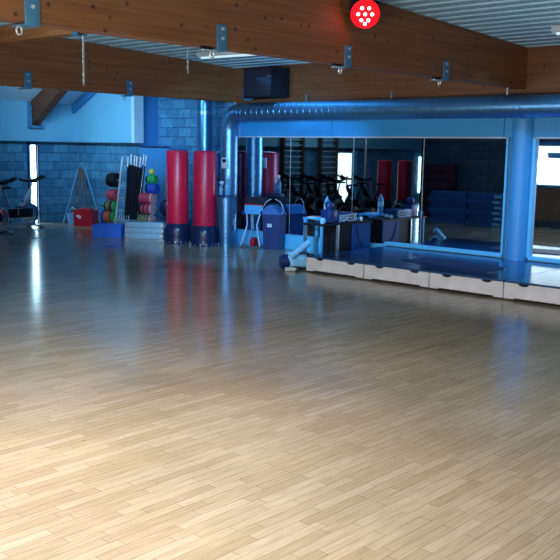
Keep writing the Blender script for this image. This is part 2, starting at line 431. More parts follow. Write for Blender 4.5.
struct('trim_11', MB().prism([(-17.88, 2.58), (-16.4, 2.58 + sl * 1.48), (-16.4, 2.775 + sl * 1.48), (-17.88, 2.775)], 12.06, 12.15, 'y'), 'wall_deep', label='dark blue sloping edge board where soffit meets bulkhead', cat='trim')

# ---- tapered glulam beams along y
def beam(x0, x1, y0, y1, zb, name, label):
    return struct(name, MB().prism([(y0, zb), (y1, zb), (y1, deck_z(y1) - 0.004), (y0, deck_z(y0) - 0.004)], x0, x1, 'x'), 'glulam_y', label=label, cat='beam')
beam(-6.28, -6.1, -3.0, 12.04, 2.74, 'roof_beam', 'large brown glulam beam with knots running across the top of the view')
beam(-12.28, -12.1, 3.2, 11.95, 2.69, 'roof_beam', 'dark brown glulam beam at upper left in front of the white soffit')
struct('roof_beam', MB().box((-9.19, 7.0, 3.42), (5.8, 0.16, 0.235)), 'glulam_lit', label='light orange cross beam between the two big beams at upper left', cat='beam')
struct('roof_beam', MB().box((-4.15, 11.98, 2.94), (15.9, 0.24, 0.76)), 'glulam_x', label='brown glulam beam along the mirror wall above the round duct', cat='beam')
struct('column', MB().cyl((-6.09, 11.87, 0.245), (-6.09, 11.87, 2.60), 0.168, seg=40), 'column', label='round blue column on the stage between the mirrors', cat='column', smooth=True)

# ------------------------------------------------------------------ mirrors
mx = [-12.07, -10.68, -9.23, -7.81, -6.34]
ml = ['wall mirror panel farthest left, beside the vertical duct, reflecting a red bag',
      'wall mirror panel behind the white side table, reflecting wall bars and a glass door',
      'wall mirror panel behind the desk, reflecting two dark red bags',
      'wall mirror panel left of the column, reflecting stacked step boards']
for i in range(4):
    t = thing('wall_mirror', ml[i], 'mirror', ((mx[i] + mx[i + 1]) / 2, MV, 0.27), 0, 'mirrors on the long wall')
    wd = mx[i + 1] - mx[i]
    MB().box((0, 0.012, 0.88), (wd - 0.012, 0.024, 1.76)).build('mirror_glass', 'mirror', t, smooth=False)
    MB().box((wd / 2, 0.006, 0.88), (0.012, 0.016, 1.76)).build('edge_strip', 'steel', t, smooth=False)
t = thing('wall_mirror', 'wall mirror right of the column, reflecting a bright window over brown panelling', 'mirror', (-3.4, MV, 0.27), 0, 'mirrors on the long wall')
MB().box((0, 0.012, 0.88), (4.95, 0.024, 1.76)).build('mirror_glass', 'mirror', t, smooth=False)

# ------------------------------------------------------------------ ducts
DV, DR, DZ = 11.53, 0.163, 2.472
du = thing('air_duct', 'silver blue spiral duct running over the mirrors and turning down at the left', 'duct', (-11.93, DV, 0))
def ribbed(path_len, r, step=0.12):
    prof = []
    z = 0.0
    while z < path_len - 1e-6:
        e = min(z + step, path_len)
        prof += [(r, z), (r, z + 0.003), (r, max(e - 0.014, z + 0.004)), (r, max(e - 0.011, z + 0.005)), (r + 0.0025, max(e - 0.009, z + 0.006)), (r + 0.0025, max(e - 0.003, z + 0.007))]
        z += step
    prof.append((r, path_len)); return prof
MB().lathe(ribbed(11.6, DR, 0.14), (0.30, 0, DZ), 28, 'x').build('duct_run', 'duct', du)
MB().lathe(ribbed(2.20, DR, 0.12), (0, 0, 0.0), 28).build('duct_drop', 'duct', du)
el = MB(); pth = arc((0.30, 0, DZ - 0.27), 0.3, PI, PI / 2, 5)
pth = [(p[0], p[1], p[2] if i else p[2]) for i, p in enumerate(pth)]
pth = [(0.0, 0, 2.19)] + [(0.30 + 0.30 * math.cos(a), 0, 2.19 + (DZ - 2.19) * math.sin(a)) for a in (PI * 0.85, PI * 0.7, PI * 0.6)] + [(0.31, 0, DZ)]
el.tube(pth, DR + 0.006, 28); el.build('elbow', 'duct', du)
for xx in (0.32, 5.57, 5.98): MB().cyl((xx - 0.02, 0, DZ), (xx + 0.02, 0, DZ), DR + 0.010, seg=28).build('collar', 'duct', du)
for xx in (1.9, 3.7, 5.72, 8.4): MB().box((xx, 0, DZ + 0.2), (0.025, 0.02, 0.16)).build('hanger', 'steel', du)
vp = thing('vent_pipe', 'grey blue vent pipe rising behind the right red bag', 'pipe', (-13.62, 12.45, 0))
MB().lathe(ribbed(3.3, 0.155, 0.3), (0, 0, 0), 24).build('pipe', 'duct', vp)
MB().cyl((0, 0, 2.5), (0, 0, 2.56), 0.163, seg=24).build('clamp', 'steel', vp)

# ------------------------------------------------------------------ stage
def stage_module(x0, w, label):
    t = thing('stage_module', label, 'stage', (x0, 9.76, 0), 0, 'stage modules in a row')
    d = 2.04
    MB().box((w / 2, d / 2 + 0.01, 0.232), (w - 0.006, d, 0.026)).build('deck_board', 'stage_top', t, smooth=False)
    fr = MB()
    # front board with two half-round grips cut out of the top edge
    g = [w * 0.24, w * 0.78]; gw = 0.075
    poly = [(0.004, 0.02)]
    poly += [(w * 0.12, 0.02), (w * 0.13, 0.035), (w * 0.87, 0.035), (w * 0.88, 0.02)] + [(w - 0.004, 0.02), (w - 0.004, 0.219)]
    for c in reversed(g):
        poly += [(c + gw, 0.219)] + [(c + gw * math.cos(a), 0.219 - 0.032 * math.sin(a)) for a in (0.5, 1.1, PI / 2, PI - 1.1, PI - 0.5)] + [(c - gw, 0.219)]
    poly += [(0.004, 0.219)]
    fr.prism(poly, 0.0, 0.02, 'y')
    fr.build('front_board', 'stage_front', t, smooth=False)
    for xx in (0.015, w - 0.015): MB().box((xx, d / 2, 0.12), (0.022, d - 0.06, 0.20)).build('side_board', 'stage_front', t, smooth=False)
    MB().box((w / 2, 0.06, 0.11), (w - 0.08, 0.02, 0.2)).build('grip_shade', 'dark', t, smooth=False)  # black sheet for the shade seen through the grip cut-outs
    for xx in (0.07, w - 0.07):
        for yy in (0.10, d - 0.1): MB().box((xx, yy, 0.015), (0.06, 0.06, 0.03)).build('foot', 'dark', t, smooth=False)
    return t
sx = [-8.42, -7.34, -6.25, -5.16, -4.07, -2.98]
slab = ['white fronted stage module at the left end, next to the desk', 'white fronted stage module second from the left end, before the desk mirror',
        'white fronted stage module carrying the dark mat, left of the column', 'white fronted stage module in front of the blue column',
        'white fronted stage module cut by the right edge of the view']
for i in range(5): stage_module(sx[i], sx[i + 1] - sx[i] - 0.008, slab[i])
mt = MB()
mt.prism([(-7.15, 10.42), (-5.62, 10.14), (-5.70, 10.82), (-7.12, 11.0)], 0.0, 0.010, 'z')
o = mt.build('exercise_mat', 'navy', None, (0, 0, 0.246), smooth=False)
tag(o, 'thin dark navy exercise mat lying on the stage', 'mat')

# ------------------------------------------------------------------ heavy bags
def bag(loc, label, grp='free standing heavy bags', lean=0.0, h=1.76):
    t = thing('heavy_bag', label, 'punching bag', loc, random.uniform(0, 1), grp)
    MB().lathe([(0.12, 0.36), (0.205, 0.365), (0.212, 0.40), (0.212, h - 0.05), (0.20, h - 0.012), (0.17, h), (0.0, h + 0.004)], (0, 0, 0), 36).build('bag_body', 'red_vinyl', t)
    MB().lathe([(0.265, 0.0), (0.272, 0.04), (0.262, 0.07), (0.268, 0.12), (0.268, 0.25), (0.255, 0.31), (0.235, 0.345), (0.225, 0.375), (0.10, 0.38)], (0, 0, 0), 40).build('base', 'bag_base', t)
    for k in range(16 if grp.startswith('free') else 0):
        a = 2 * PI * k / 16; MB().box((0.272 * math.cos(a), 0.272 * math.sin(a), 0.028), (0.024, 0.024, 0.03), Euler((0, 0, a))).build('base_lug', 'steel', t)
    return t
bag((-12.75, 10.95, 0), 'red punching bag on a black base, left of the pair')
bag((-12.05, 11.02, 0), 'red punching bag on a black base, right of the pair under the vent pipe')
bag((-15.47, 2.3, 0), 'dark red bag seen in the mirror, left of that reflected pair', 'bags seen in the mirror', h=1.55)
bag((-15.0, 1.93, 0), 'dark red bag seen in the mirror, nearer the reflected slit window', 'bags seen in the mirror', h=1.55)

# rolled navy mat standing behind the right bag
t = thing('gym_mat_roll', 'tall navy gym mat standing between the right red bag and the duct', 'mat', (-12.36, 11.62, 0))
MB().lathe([(0.10, 0), (0.12, 0.02), (0.12, 1.68), (0.10, 1.70), (0.0, 1.70)], (0, 0, 0), 24).build('roll', 'navy', t)
for z in (0.5, 1.2): MB().lathe([(0.121, z), (0.124, z + 0.01), (0.124, z + 0.05), (0.121, z + 0.06)], (0, 0, 0), 24).build('strap', 'black_fabric', t)
MB().tube([(0, 0, 1.68), (0, 0, 1.74), (0.05, 0, 1.76)], 0.012, 8).build('carry_loop', 'bright', t)

# ------------------------------------------------------------------ ribbed drum with bottles, wall controller
dr = thing('ribbed_bin', 'tapered silver blue ribbed bin standing below the vertical duct', 'bin', (-11.66, 11.21, 0))
prof = []
for k in range(12):
    z0 = 0.03 + k * 0.074; r0 = 0.128 + 0.052 * (k / 11.0)
    prof += [(r0, z0), (r0 + 0.003, z0 + 0.058), (r0 - 0.001, z0 + 0.062), (r0 - 0.001, z0 + 0.070)]
MB().lathe([(0.11, 0.0), (0.128, 0.0)] + prof + [(0.186, 0.925)], (0, 0, 0), 32).build('bin_body', 'duct', dr)
MB().lathe([(0.19, 0.925), (0.19, 0.945), (0.17, 0.952), (0.0, 0.955)], (0, 0, 0), 32).build('lid', 'bin_blue', dr)
def spray(loc, label, s=1.0):
    t = thing('spray_bottle', label, 'bottle', loc, random.uniform(0, 3), 'bottles on the ribbed bin')
    MB().lathe([(0.034 * s, 0), (0.038 * s, 0.01), (0.038 * s, 0.14 * s), (0.028 * s, 0.18 * s), (0.014 * s, 0.21 * s), (0.014 * s, 0.23 * s), (0, 0.23 * s)], (0, 0, 0), 20).build('bottle_body', 'water', t)
    MB().box((0.012, 0, 0.255 * s), (0.07, 0.024, 0.04)).box((0.032, 0, 0.225 * s), (0.01, 0.012, 0.05), Euler((0, 0.3, 0))).build('trigger', 'label_white', t)
    return t
spray((-11.60, 11.17, 0.956), 'spray bottle with pale trigger, taller one on the ribbed bin', 1.3)
spray((-11.73, 11.13, 0.956), 'small spray bottle at the left edge of the ribbed bin lid', 0.9)
c = thing('wall_controller', 'small white control box with a dark screen on the duct', 'controller', (-11.86, 11.353, 1.45))
MB().box((0, 0, 0.09), (0.17, 0.025, 0.20), bevel=0.006).build('housing', 'label_white', c)
MB().box((-0.01, -0.014, 0.13), (0.09, 0.006, 0.06)).build('screen', 'black', c, smooth=False)

# ------------------------------------------------------------------ folding bench stand in front of the left mirror
t = thing('folding_bench', 'folding exercise bench stood upright, dark pad and cyan panel, left of the navy bin', 'bench', (-11.24, 11.58, 0), math.radians(14))
MB().box((0, 0, 0.86), (0.40, 0.24, 0.13), bevel=0.03).build('pad', 'black_fabric', t)
MB().box((0, -0.11, 0.70), (0.38, 0.03, 0.17), bevel=0.008).build('front_panel', 'cyan', t)
for sx_ in (-1, 1):
    MB().tube([(0.17 * sx_, -0.08, 0.74), (0.10 * sx_, -0.16, 0.42), (0.21 * sx_, -0.22, 0.02)], 0.014, 8).build('leg', 'silver', t)
    MB().tube([(0.17 * sx_, 0.08, 0.74), (0.20 * sx_, 0.2, 0.02)], 0.014, 8).build('leg', 'silver', t)
    MB().cyl((0.20 * sx_ - 0.02, -0.12, 0.64), (0.20 * sx_ + 0.02, -0.12, 0.64), 0.055, seg=18).build('pivot_knob', 'navy', t)
for yy in (-0.22, 0.2): MB().tube([(-0.22, yy, 0.02), (0.22, yy, 0.02)], 0.018, 8).build('stabilizer', 'steel', t)
MB().box((0.0, -0.125, 0.795), (0.38, 0.012, 0.025)).build('red_trim', 'red_plastic', t)
MB().lathe([(0.03, -0.045), (0.085, -0.04), (0.095, 0), (0.085, 0.04), (0.03, 0.045)], (0.02, -0.12, 0.10), 22, 'x').build('wheel', 'red_plastic', t)

# ------------------------------------------------------------------ waste bin
t = thing('waste_bin', 'navy waste bin with a pale lid, wire loops and small white label', 'bin', (-10.80, 11.60, 0), math.radians(22))
bb = MB()
for z0, z1, s0, s1 in ((0.0, 0.62, 0.9, 1.0),):
    pts = [(sx_ * 0.17 * s, sy_ * 0.17 * s, z) for z, s in ((z0, s0), (z1, s1)) for sx_, sy_ in ((-1, -1), (1, -1), (1, 1), (-1, 1))]
    bb._add(pts, [(3, 2, 1, 0), (4, 5, 6, 7), (0, 1, 5, 4), (1, 2, 6, 5), (2, 3, 7, 6), (3, 0, 4, 7)])
bb.box((0, 0, 0.625), (0.36, 0.36, 0.03))
bb.build('bin_body', 'bin_blue', t, smooth=False)
MB().prism([(-0.175, 0.64), (0.175, 0.64), (0.13, 0.70), (0.02, 0.78), (-0.08, 0.80), (-0.175, 0.70)], -0.17, 0.17, 'y').build('lid', 'lid_blue', t, smooth=False)
MB().tube([(0.17, -0.1, 0.64), (0.22, -0.1, 0.72), (0.16, -0.1, 0.86), (0.05, -0.1, 0.92)], 0.008, 6).build('wire_loop', 'bright', t)
MB().tube([(-0.17, -0.1, 0.64), (-0.20, -0.1, 0.74), (-0.13, -0.1, 0.86), (-0.03, -0.1, 0.92)], 0.008, 6).build('wire_loop', 'bright', t)
MB().box((-0.03, -0.170, 0.44), (0.085, 0.006, 0.06)).build('label_sticker', 'label_white', t, smooth=False)
MB().box((-0.03, -0.174, 0.445), (0.03, 0.003, 0.014)).build('label_print', 'bin_blue', t, smooth=False)

# ------------------------------------------------------------------ bag, towel, roll at the stage end
t = thing('gym_bag', 'dark navy sports bag lying at the left end of the stage', 'bag', (-8.74, 9.95, 0), math.radians(60))
MB().lathe([(0.02, -0.30), (0.10, -0.29), (0.115, -0.2), (0.12, 0), (0.115, 0.2), (0.10, 0.29), (0.02, 0.30)], (0, 0, 0.11), 22, 'x').build('bag_body', 'navy', t)
MB().tube([(-0.15, -0.10, 0.18), (-0.1, -0.13, 0.25), (0.1, -0.13, 0.25), (0.15, -0.10, 0.18)], 0.012, 8).build('handle', 'black_fabric', t)
tw = MB()
n = 14
pts = []; 
for j in range(7):
    for i in range(n):
        a = -0.6 + 3.4 * i / (n - 1)
        rr = 0.128 + 0.012 * math.sin(5 * a + j)
        pts.append((-0.19 + 0.05 * j + 0.015 * math.sin(i), -rr * math.cos(a) * (1 if i > 1 else 1.15), 0.11 + rr * math.sin(a)))
fs = [(j * n + i, j * n + i + 1, (j + 1) * n + i + 1, (j + 1) * n + i) for j in range(6) for i in range(n - 1)]
tw._add(pts, fs)
o = tw.build('towel', 'towel', None, (-8.74, 9.95, 0), math.radians(60)); sm = o.modifiers.new('th', 'SOLIDIFY'); sm.thickness = 0.01; sm.offset = 1
tag(o, 'light blue towel draped over the navy sports bag', 'towel')
o = MB().lathe([(0.0, 0), (0.046, 0.005), (0.05, 0.02), (0.05, 0.40), (0.046, 0.415), (0.0, 0.42)], (0, 0, 0), 20).build('foam_roller', 'towel', None, (-8.62, 9.64, 0.10))
o.rotation_euler = Euler((math.radians(-62), 0, math.radians(-6))); o.location = (-8.70, 9.72, 0.20)
tag(o, 'light blue foam roll leaning by the stage corner', 'foam roller')
t = thing('drink_bottle', 'small white drink bottle lying before the navy sports bag', 'bottle', (-8.60, 9.62, 0.032), math.radians(40))
MB().lathe([(0.0, -0.09), (0.028, -0.09), (0.03, -0.08), (0.03, 0.05), (0.014, 0.08)], (0, 0, 0), 16, 'x').build('bottle_body', 'label_white', t)
MB().lathe([(0.016, 0.08), (0.016, 0.11), (0, 0.11)], (0, 0, 0), 14, 'x').build('cap', 'bin_blue', t)

# ------------------------------------------------------------------ white side table, bottle, book
t = thing('side_table', 'small cyan white side table with a lower rail, left of the desk', 'table', (-9.32, 11.12, 0))
MB().box((0, 0, 0.682), (0.42, 0.38, 0.03), bevel=0.006).build('table_top', 'cyan', t)
for sx_ in (-1, 1):
    for sy_ in (-1, 1): MB().box((0.18 * sx_, 0.15 * sy_, 0.334), (0.045, 0.045, 0.668)).build('leg', 'cyan', t, smooth=False)
for sy_ in (-1, 1): MB().box((0, 0.15 * sy_, 0.60), (0.31, 0.03, 0.04)).build('rail', 'cyan', t, smooth=False)
t = thing('water_bottle', 'tall clear water bottle standing on the side table', 'bottle', (-9.17, 11.12, 0.697))
MB().lathe([(0.045, 0), (0.05, 0.012), (0.05, 0.10), (0.046, 0.12), (0.05, 0.14), (0.05, 0.24), (0.036, 0.30), (0.016, 0.335), (0.016, 0.35), (0, 0.35)], (0, 0, 0), 22).build('bottle_body', 'water', t)
MB().lathe([(0.019, 0.35), (0.019, 0.375), (0, 0.375)], (0, 0, 0), 16).build('cap', 'navy', t)
MB().lathe([(0.0508, 0.145), (0.0512, 0.15), (0.0512, 0.22), (0.0508, 0.225)], (0, 0, 0), 22).build('paper_band', 'label_white', t)
t = thing('notebook', 'thin pale notebook lying on the side table', 'book', (-9.38, 11.06, 0.697), 0.2)
MB().box((0, 0, 0.006), (0.15, 0.2, 0.012)).build('pages', 'label_white', t, smooth=False)
MB().box((0, 0, 0.014), (0.154, 0.204, 0.004)).build('cover', 'plate_pale', t, smooth=False)

# ------------------------------------------------------------------ desk beside the stage
t = thing('media_desk', 'dark desk with blue side panel on the floor at the stage end', 'desk', (-8.70, 10.40, 0))
MB().box((-0.18, 0.66, 0.645), (0.42, 1.36, 0.03)).build('desk_top', 'black', t, smooth=False)
MB().box((0.0, 0.44, 0.315), (0.04, 0.035, 0.63)).build('leg', 'steel', t, smooth=False)
MB().box((-0.34, 0.04, 0.315), (0.04, 0.035, 0.63)).build('leg', 'steel', t, smooth=False)
MB().box((0.0, 0.04, 0.315), (0.03, 0.03, 0.63)).build('leg', 'cyan', t, smooth=False)
MB().box((-0.18, 0.88, 0.33), (0.34, 0.82, 0.60)).build('cabinet', 'black', t, smooth=False)
MB().box((0.006, 1.05, 0.33), (0.02, 0.48, 0.60)).build('side_panel', 'desk_blue', t, smooth=False)
MB().tube([(0.02, 0.9, 0.60), (0.022, 0.95, 0.40), (0.022, 1.1, 0.2), (0.022, 1.22, 0.16)], 0.006, 6).build('cable', 'black', t)
# lamp box
t = thing('lamp_box', 'blue box with a round dome lamp on the front end of the desk', 'lamp', (-8.80, 10.73, 0.66))
MB().box((0, 0, 0.11), (0.20, 0.19, 0.20), bevel=0.01).build('box_body', 'bin_blue', t)
MB().lathe([(0.05, 0.20), (0.055, 0.225), (0.072, 0.265), (0.068, 0.31), (0.038, 0.345), (0, 0.352)], (0, 0, 0), 24).build('dome', 'bin_blue', t)
lb = MB()
for z in (0.02, 0.055, 0.09): lb.box((-0.045, 0.097, z), (0.08, 0.004, 0.012)).box((0.05, 0.097, z), (0.06, 0.004, 0.012))
for x in (-0.085, -0.005, 0.02, 0.08): lb.box((x, 0.097, 0.055), (0.01, 0.004, 0.075))
lb.build('white_print', 'label_white', t, smooth=False)
# mixer with white outline print
t = thing('audio_mixer', 'dark mixer unit with white outlined front print on the desk', 'mixer', (-8.81, 11.08, 0.66))
MB().box((0, 0, 0.075), (0.26, 0.46, 0.15), bevel=0.008).build('housing', 'bin_blue', t)
pr = MB(); X = 0.134
def seg2(y0, z0, y1, z1, w=0.009):
    L = math.hypot(y1 - y0, z1 - z0); a = math.atan2(z1 - z0, y1 - y0)
    pr.box((X, (y0 + y1) / 2, (z0 + z1) / 2), (0.006, L + w, w), Euler((a, 0, 0)))
for (a, b, c_, d_) in [(-0.22, 0.02, -0.22, 0.115), (-0.22, 0.115, 0.16, 0.125), (-0.20, 0.03, -0.10, 0.03), (-0.20, 0.075, -0.14, 0.10), (-0.14, 0.10, -0.12, 0.075),
                     (-0.19, 0.07, -0.12, 0.035), (-0.11, 0.10, -0.05, 0.07), (-0.11, 0.055, -0.05, 0.055), (-0.09, 0.03, -0.04, 0.085), (-0.02, 0.025, -0.02, 0.12),
                     (-0.02, 0.025, 0.16, 0.025), (0.03, 0.072, 0.12, 0.072), (0.16, 0.025, 0.205, 0.055), (0.205, 0.055, 0.205, 0.09), (0.205, 0.09, 0.16, 0.125), (0.145, 0.03, 0.165, 0.07), (0.165, 0.07, 0.145, 0.115)]:
    seg2(a, c_ if False else b, c_, d_)
pr.build('white_print', 'label_white', t, smooth=False)
MB().tube([(0, -0.12, 0.15), (0, -0.06, 0.22), (0, 0.03, 0.25), (0, 0.12, 0.21), (0, 0.16, 0.15)], 0.012, 8).build('carry_handle', 'black', t)
t = thing('mug', 'pale mug on the near corner of the desk', 'mug', (-8.74, 10.50, 0.66))
MB().lathe([(0.03, 0), (0.036, 0.008), (0.04, 0.09), (0.036, 0.09), (0.032, 0.012), (0, 0.01)], (0, 0, 0), 20).build('cup', 'towel', t)
MB().tube(arc((0.04, 0, 0.048), 0.026, -PI / 2, PI / 2, 6), 0.005, 6).build('mug_handle', 'towel', t)
t = thing('headphones', 'pale headphones lying on the far end of the desk', 'headphones', (-8.76, 11.42, 0.66), 0.4)
MB().tube(arc((0, 0, 0.035), 0.075, 0.2, PI - 0.2, 10, 'xy'), 0.011, 8).build('headband', 'bright', t)
for sx_ in (-1, 1): MB().lathe([(0.0, -0.018), (0.033, -0.016), (0.035, 0.0), (0.033, 0.016), (0.0, 0.018)], (0.072 * sx_, 0, 0.035), 16, 'x').build('ear_cup', 'label_white', t)

# ------------------------------------------------------------------ body pump rack
RL = Vector((-14.84, 11.43, 0)); RA = math.radians(17)
t = thing('plate_rack', 'white framed barbell rack holding coloured weight plates', 'rack', RL, RA)
MB().tube([(-0.40, 0, 0.10), (-0.27, 0.12, 1.60)], 0.022, 8).build('post', 'bright', t)
MB().tube([(0.17, 0, 0.10), (0.27, 0.10, 1.32)], 0.024, 8).build('post', 'bright', t)
MB().box((-0.11, -0.01, 0.24), (0.60, 0.05, 0.05)).build('cross_bar', 'bright', t, smooth=False)
MB().box((0.0, 0.0, 0.05), (0.9, 0.05, 0.05)).build('base_bar', 'steel', t, smooth=False)
for xx in (-0.4, 0.38): MB().box((xx, 0, 0.035), (0.06, 0.5, 0.07)).build('base_foot', 'steel', t, smooth=False)
MB().prism([(-0.20, 0.28), (0.14, 0.28), (0.22, 1.36), (-0.10, 1.44)], 0.06, 0.16, 'y').build('bar_board', 'black', t, smooth=False)
for k in range(6): MB().cyl((-0.34 + 0.06 * k, -0.02, 0.25), (-0.325 + 0.06 * k, -0.02, 0.36), 0.008, seg=6).build('bar_peg', 'bright', t)
lz = [0.31, 0.54, 0.78, 1.10, 1.26]; rz_ = [0.29, 0.52, 0.75, 0.95, 1.14]
for z in lz[:4]: MB().cyl((-0.40 + 0.087 * z, 0.03, z), (-0.85 + 0.06 * z, 0.03, z), 0.014, seg=8).build('storage_arm', 'steel', t)
for z in rz_: MB().cyl((0.18 + 0.07 * z, 0.03, z), (0.64, 0.03, z), 0.014, seg=8).build('storage_arm', 'steel', t)
for z in (0.45, 0.72, 0.99, 1.26): MB().box((-0.25, 0.05, z), (0.14, 0.02, 0.02)).build('rung', 'bright', t, smooth=False)
def rack_pt(x, y, z):
    c, s = math.cos(RA), math.sin(RA); return (RL.x + c * x - s * y, RL.y + s * x + c * y, RL.z + z)
plate_mesh = {}
def plate(x, z, r, w, mat, label, grp):
    key = (mat, round(r, 3), round(w, 3))
    if key not in plate_mesh:
        mb = MB()
        mb.lathe([(0.016, -w / 2), (0.05, -w / 2), (0.055, -w / 2 + 0.006), (r - 0.03, -w / 2 + 0.006), (r - 0.02, -w / 2), (r - 0.006, -w / 2), (r, -w / 2 + 0.008), (r, w / 2 - 0.008), (r - 0.006, w / 2), (r - 0.02, w / 2), (r - 0.03, w / 2 - 0.006), (0.055, w / 2 - 0.006), (0.05, w / 2), (0.016, w / 2), (0.016, -w / 2)], (0, 0, 0), 24, 'x')
        o = mb.build('weight_plate', mat); plate_mesh[key] = o
    else:
        o = plate_mesh[key].copy(); COL.objects.link(o)
    o.location = rack_pt(x, 0.03, z); o.rotation_euler = (0, 0, RA)
    tag(o, label, 'weight plate', grp)
def peg(x0, dirn, z, specs, where):
    x = x0; k = 0
    for (mat, r, w, cname) in specs:
        x += dirn * w / 2
        plate(x, z, r, w - 0.004, mat, '%s weight plate on the %s' % (cname, where), 'plates on the ' + where)
        x += dirn * w / 2
Rr, Gg, Bb, Oo, Kk, Pp = ('plate_red', 'plate_green', 'plate_blue', 'plate_orange', 'black', 'plate_pale')
peg(-0.41, -1, 0.31, [(Gg, .122, .055, 'green'), (Kk, .116, .03, 'black'), (Oo, .126, .055, 'orange'), (Oo, .126, .055, 'orange'), (Oo, .126, .055, 'orange'), (Bb, .15, .05, 'large blue')], 'lowest left arm of the rack')
peg(-0.39, -1, 0.54, [(Gg, .115, .06, 'green'), (Kk, .11, .05, 'black'), (Rr, .112, .06, 'dull red'), (Gg, .112, .04, 'green'), (Kk, .112, .035, 'black')], 'second left arm of the rack')
peg(-0.37, -1, 0.78, [(Rr, .122, .05, 'red'), (Rr, .122, .05, 'red'), (Rr, .122, .05, 'red'), (Rr, .112, .05, 'red')], 'third left arm of the rack')
peg(-0.345, -1, 1.10, [(Kk, .155, .06, 'black'), (Kk, .155, .06, 'black'), (Kk, .155, .06, 'black'), (Kk, .14, .04, 'black')], 'top left arm of the rack')
peg(0.235, 1, 0.29, [(Gg, .112, .045, 'green'), (Rr, .112, .05, 'red'), (Gg, .112, .045, 'green'), (Rr, .112, .05, 'red'), (Gg, .112, .045, 'green'), (Kk, .11, .03, 'black'), (Pp, .12, .05, 'pink')], 'lowest right arm of the rack')
peg(0.245, 1, 0.52, [(Kk, .115, .06, 'black'), (Rr, .115, .05, 'red'), (Kk, .11, .03, 'black'), (Rr, .115, .05, 'red'), (Rr, .112, .05, 'red'), (Kk, .11, .03, 'black'), (Pp, .12, .05, 'pink')], 'second right arm of the rack')
peg(0.26, 1, 0.75, [(Rr, .115, .055, 'red'), (Rr, .112, .055, 'red'), (Rr, .115, .055, 'red'), (Rr, .112, .055, 'red'), (Rr, .115, .055, 'red'), (Pp, .12, .05, 'pink')], 'third right arm of the rack')
peg(0.42, 1, 0.95, [(Kk, .10, .06, 'black'), (Bb, .115, .06, 'blue'), (Bb, .115, .06, 'blue'), (Bb, .115, .06, 'blue')], 'fourth right arm of the rack')
peg(0.42, 1, 1.14, [(Kk, .08, .05, 'black'), (Gg, .10, .06, 'green'), (Gg, .10, .06, 'green'), (Gg, .095, .05, 'green')], 'top right arm of the rack')
# barbells standing in the rack
for k in range(7):
    b0 = Vector(rack_pt(-0.10 + 0.05 * k, -0.02 + 0.012 * (k % 3), 0.28)); b1 = Vector(rack_pt(-0.06 + 0.078 * k, 0.02 + 0.014 * (k % 3), 1.60 + 0.06 * ((k * 3) % 4) / 3))
    mid = b0.lerp(b1, 0.84)
    bt = thing('barbell', 'thin barbell standing upright with its pale end above the rack', 'barbell', b0, 0, 'barbells standing in the rack')
    MB().cyl((0, 0, 0), mid - b0, 0.014, seg=10).build('grip', 'black', bt)
    MB().cyl(mid - b0, b1 - b0, 0.016, seg=10).build('sleeve', 'bright', bt)
# yellow ball on the top right arm
o = MB().lathe([(0.0, -0.065), (0.03, -0.058), (0.055, -0.034), (0.065, 0), (0.055, 0.034), (0.03, 0.058), (0, 0.065)], (0, 0, 0), 20).build('exercise_ball', 'yellow', None, rack_pt(0.53, 0.03, 1.305))
tag(o, 'small yellow ball on top of the green plates on the rack', 'ball')
# storage cupboard in the recess behind the rack
t = thing('storage_cupboard', 'tall plain blue cupboard behind the rack, left of the red bags', 'cupboard', (-15.17, 12.62, 0))
MB().box((0, 0, 0.9), (0.98, 0.50, 1.80)).build('body', 'wall_deep', t, smooth=False)
for sx_ in (-1, 1):
    dd = MB().box((0.243 * sx_, -0.26, 0.92), (0.475, 0.02, 1.72)).build('door', 'wall_deep', t, smooth=False)
    MB().box((0.03 * sx_, -0.28, 0.95), (0.015, 0.02, 0.14)).build('door_handle', 'steel', dd, smooth=False)
MB().box((0, -0.262, 1.815), (1.0, 0.03, 0.03)).build('top_edge', 'navy', t, smooth=False)

# low stand with a dark ball right of the rack
st = thing('ball_stand', 'low dark ball stand between the rack and the left red bag', 'stand', (-13.98, 11.75, 0))
MB().box((0, 0, 0.36), (0.34, 0.3, 0.03)).build('shelf', 'bin_blue', st, smooth=False)
for sx_ in (-1, 1):
    for sy_ in (-1, 1): MB().box((0.14 * sx_, 0.12 * sy_, 0.173), (0.03, 0.03, 0.345)).build('leg', 'steel', st, smooth=False)
prof_ = [(0.19 * math.sin(a), -0.19 * math.cos(a)) for a in [PI * i / 14 for i in range(15)]]
prof_[0] = (0, -0.19); prof_[-1] = (0, 0.19)
o = MB().lathe(prof_, (0, 0, 0), 24).build('exercise_ball', 'navy', None, (-13.98, 11.75, 0.375 + 0.19))
tag(o, 'dark navy exercise ball on the low stand right of the rack', 'ball')

# ------------------------------------------------------------------ crates, bucket, step boards
def crate(name, loc, rz, d, mat, label, rim=True, grp=None):
    t = thing(name, label, 'crate', loc, rz, grp)
    w, dp, h = d; th = 0.014
    mb = MB()
    mb.box((0, 0, th / 2), (w - 0.03, dp - 0.03, th))
    for s_ in (-1, 1):
        mb.box((s_ * (w / 2 - th / 2), 0, h / 2), (th, dp, h)); mb.box((0, s_ * (dp / 2 - th / 2), h / 2), (w - 2 * th, th, h))
    mb.build('body', mat, t, smooth=False)
    rm = MB()
    for s_ in (-1, 1):
        rm.box((s_ * (w / 2 + 0.006), 0, h - 0.015), (0.012, dp + 0.024, 0.03)); rm.box((0, s_ * (dp / 2 + 0.006), h - 0.015), (w, 0.012, 0.03))
    rm.build('rim', mat, t, smooth=False)
    return t
c1 = crate('storage_crate', (-16.72, 11.62, 0), math.radians(30), (0.44, 0.36, 0.36), 'red_plastic', 'red plastic crate with a white mark, before the leaning sticks')
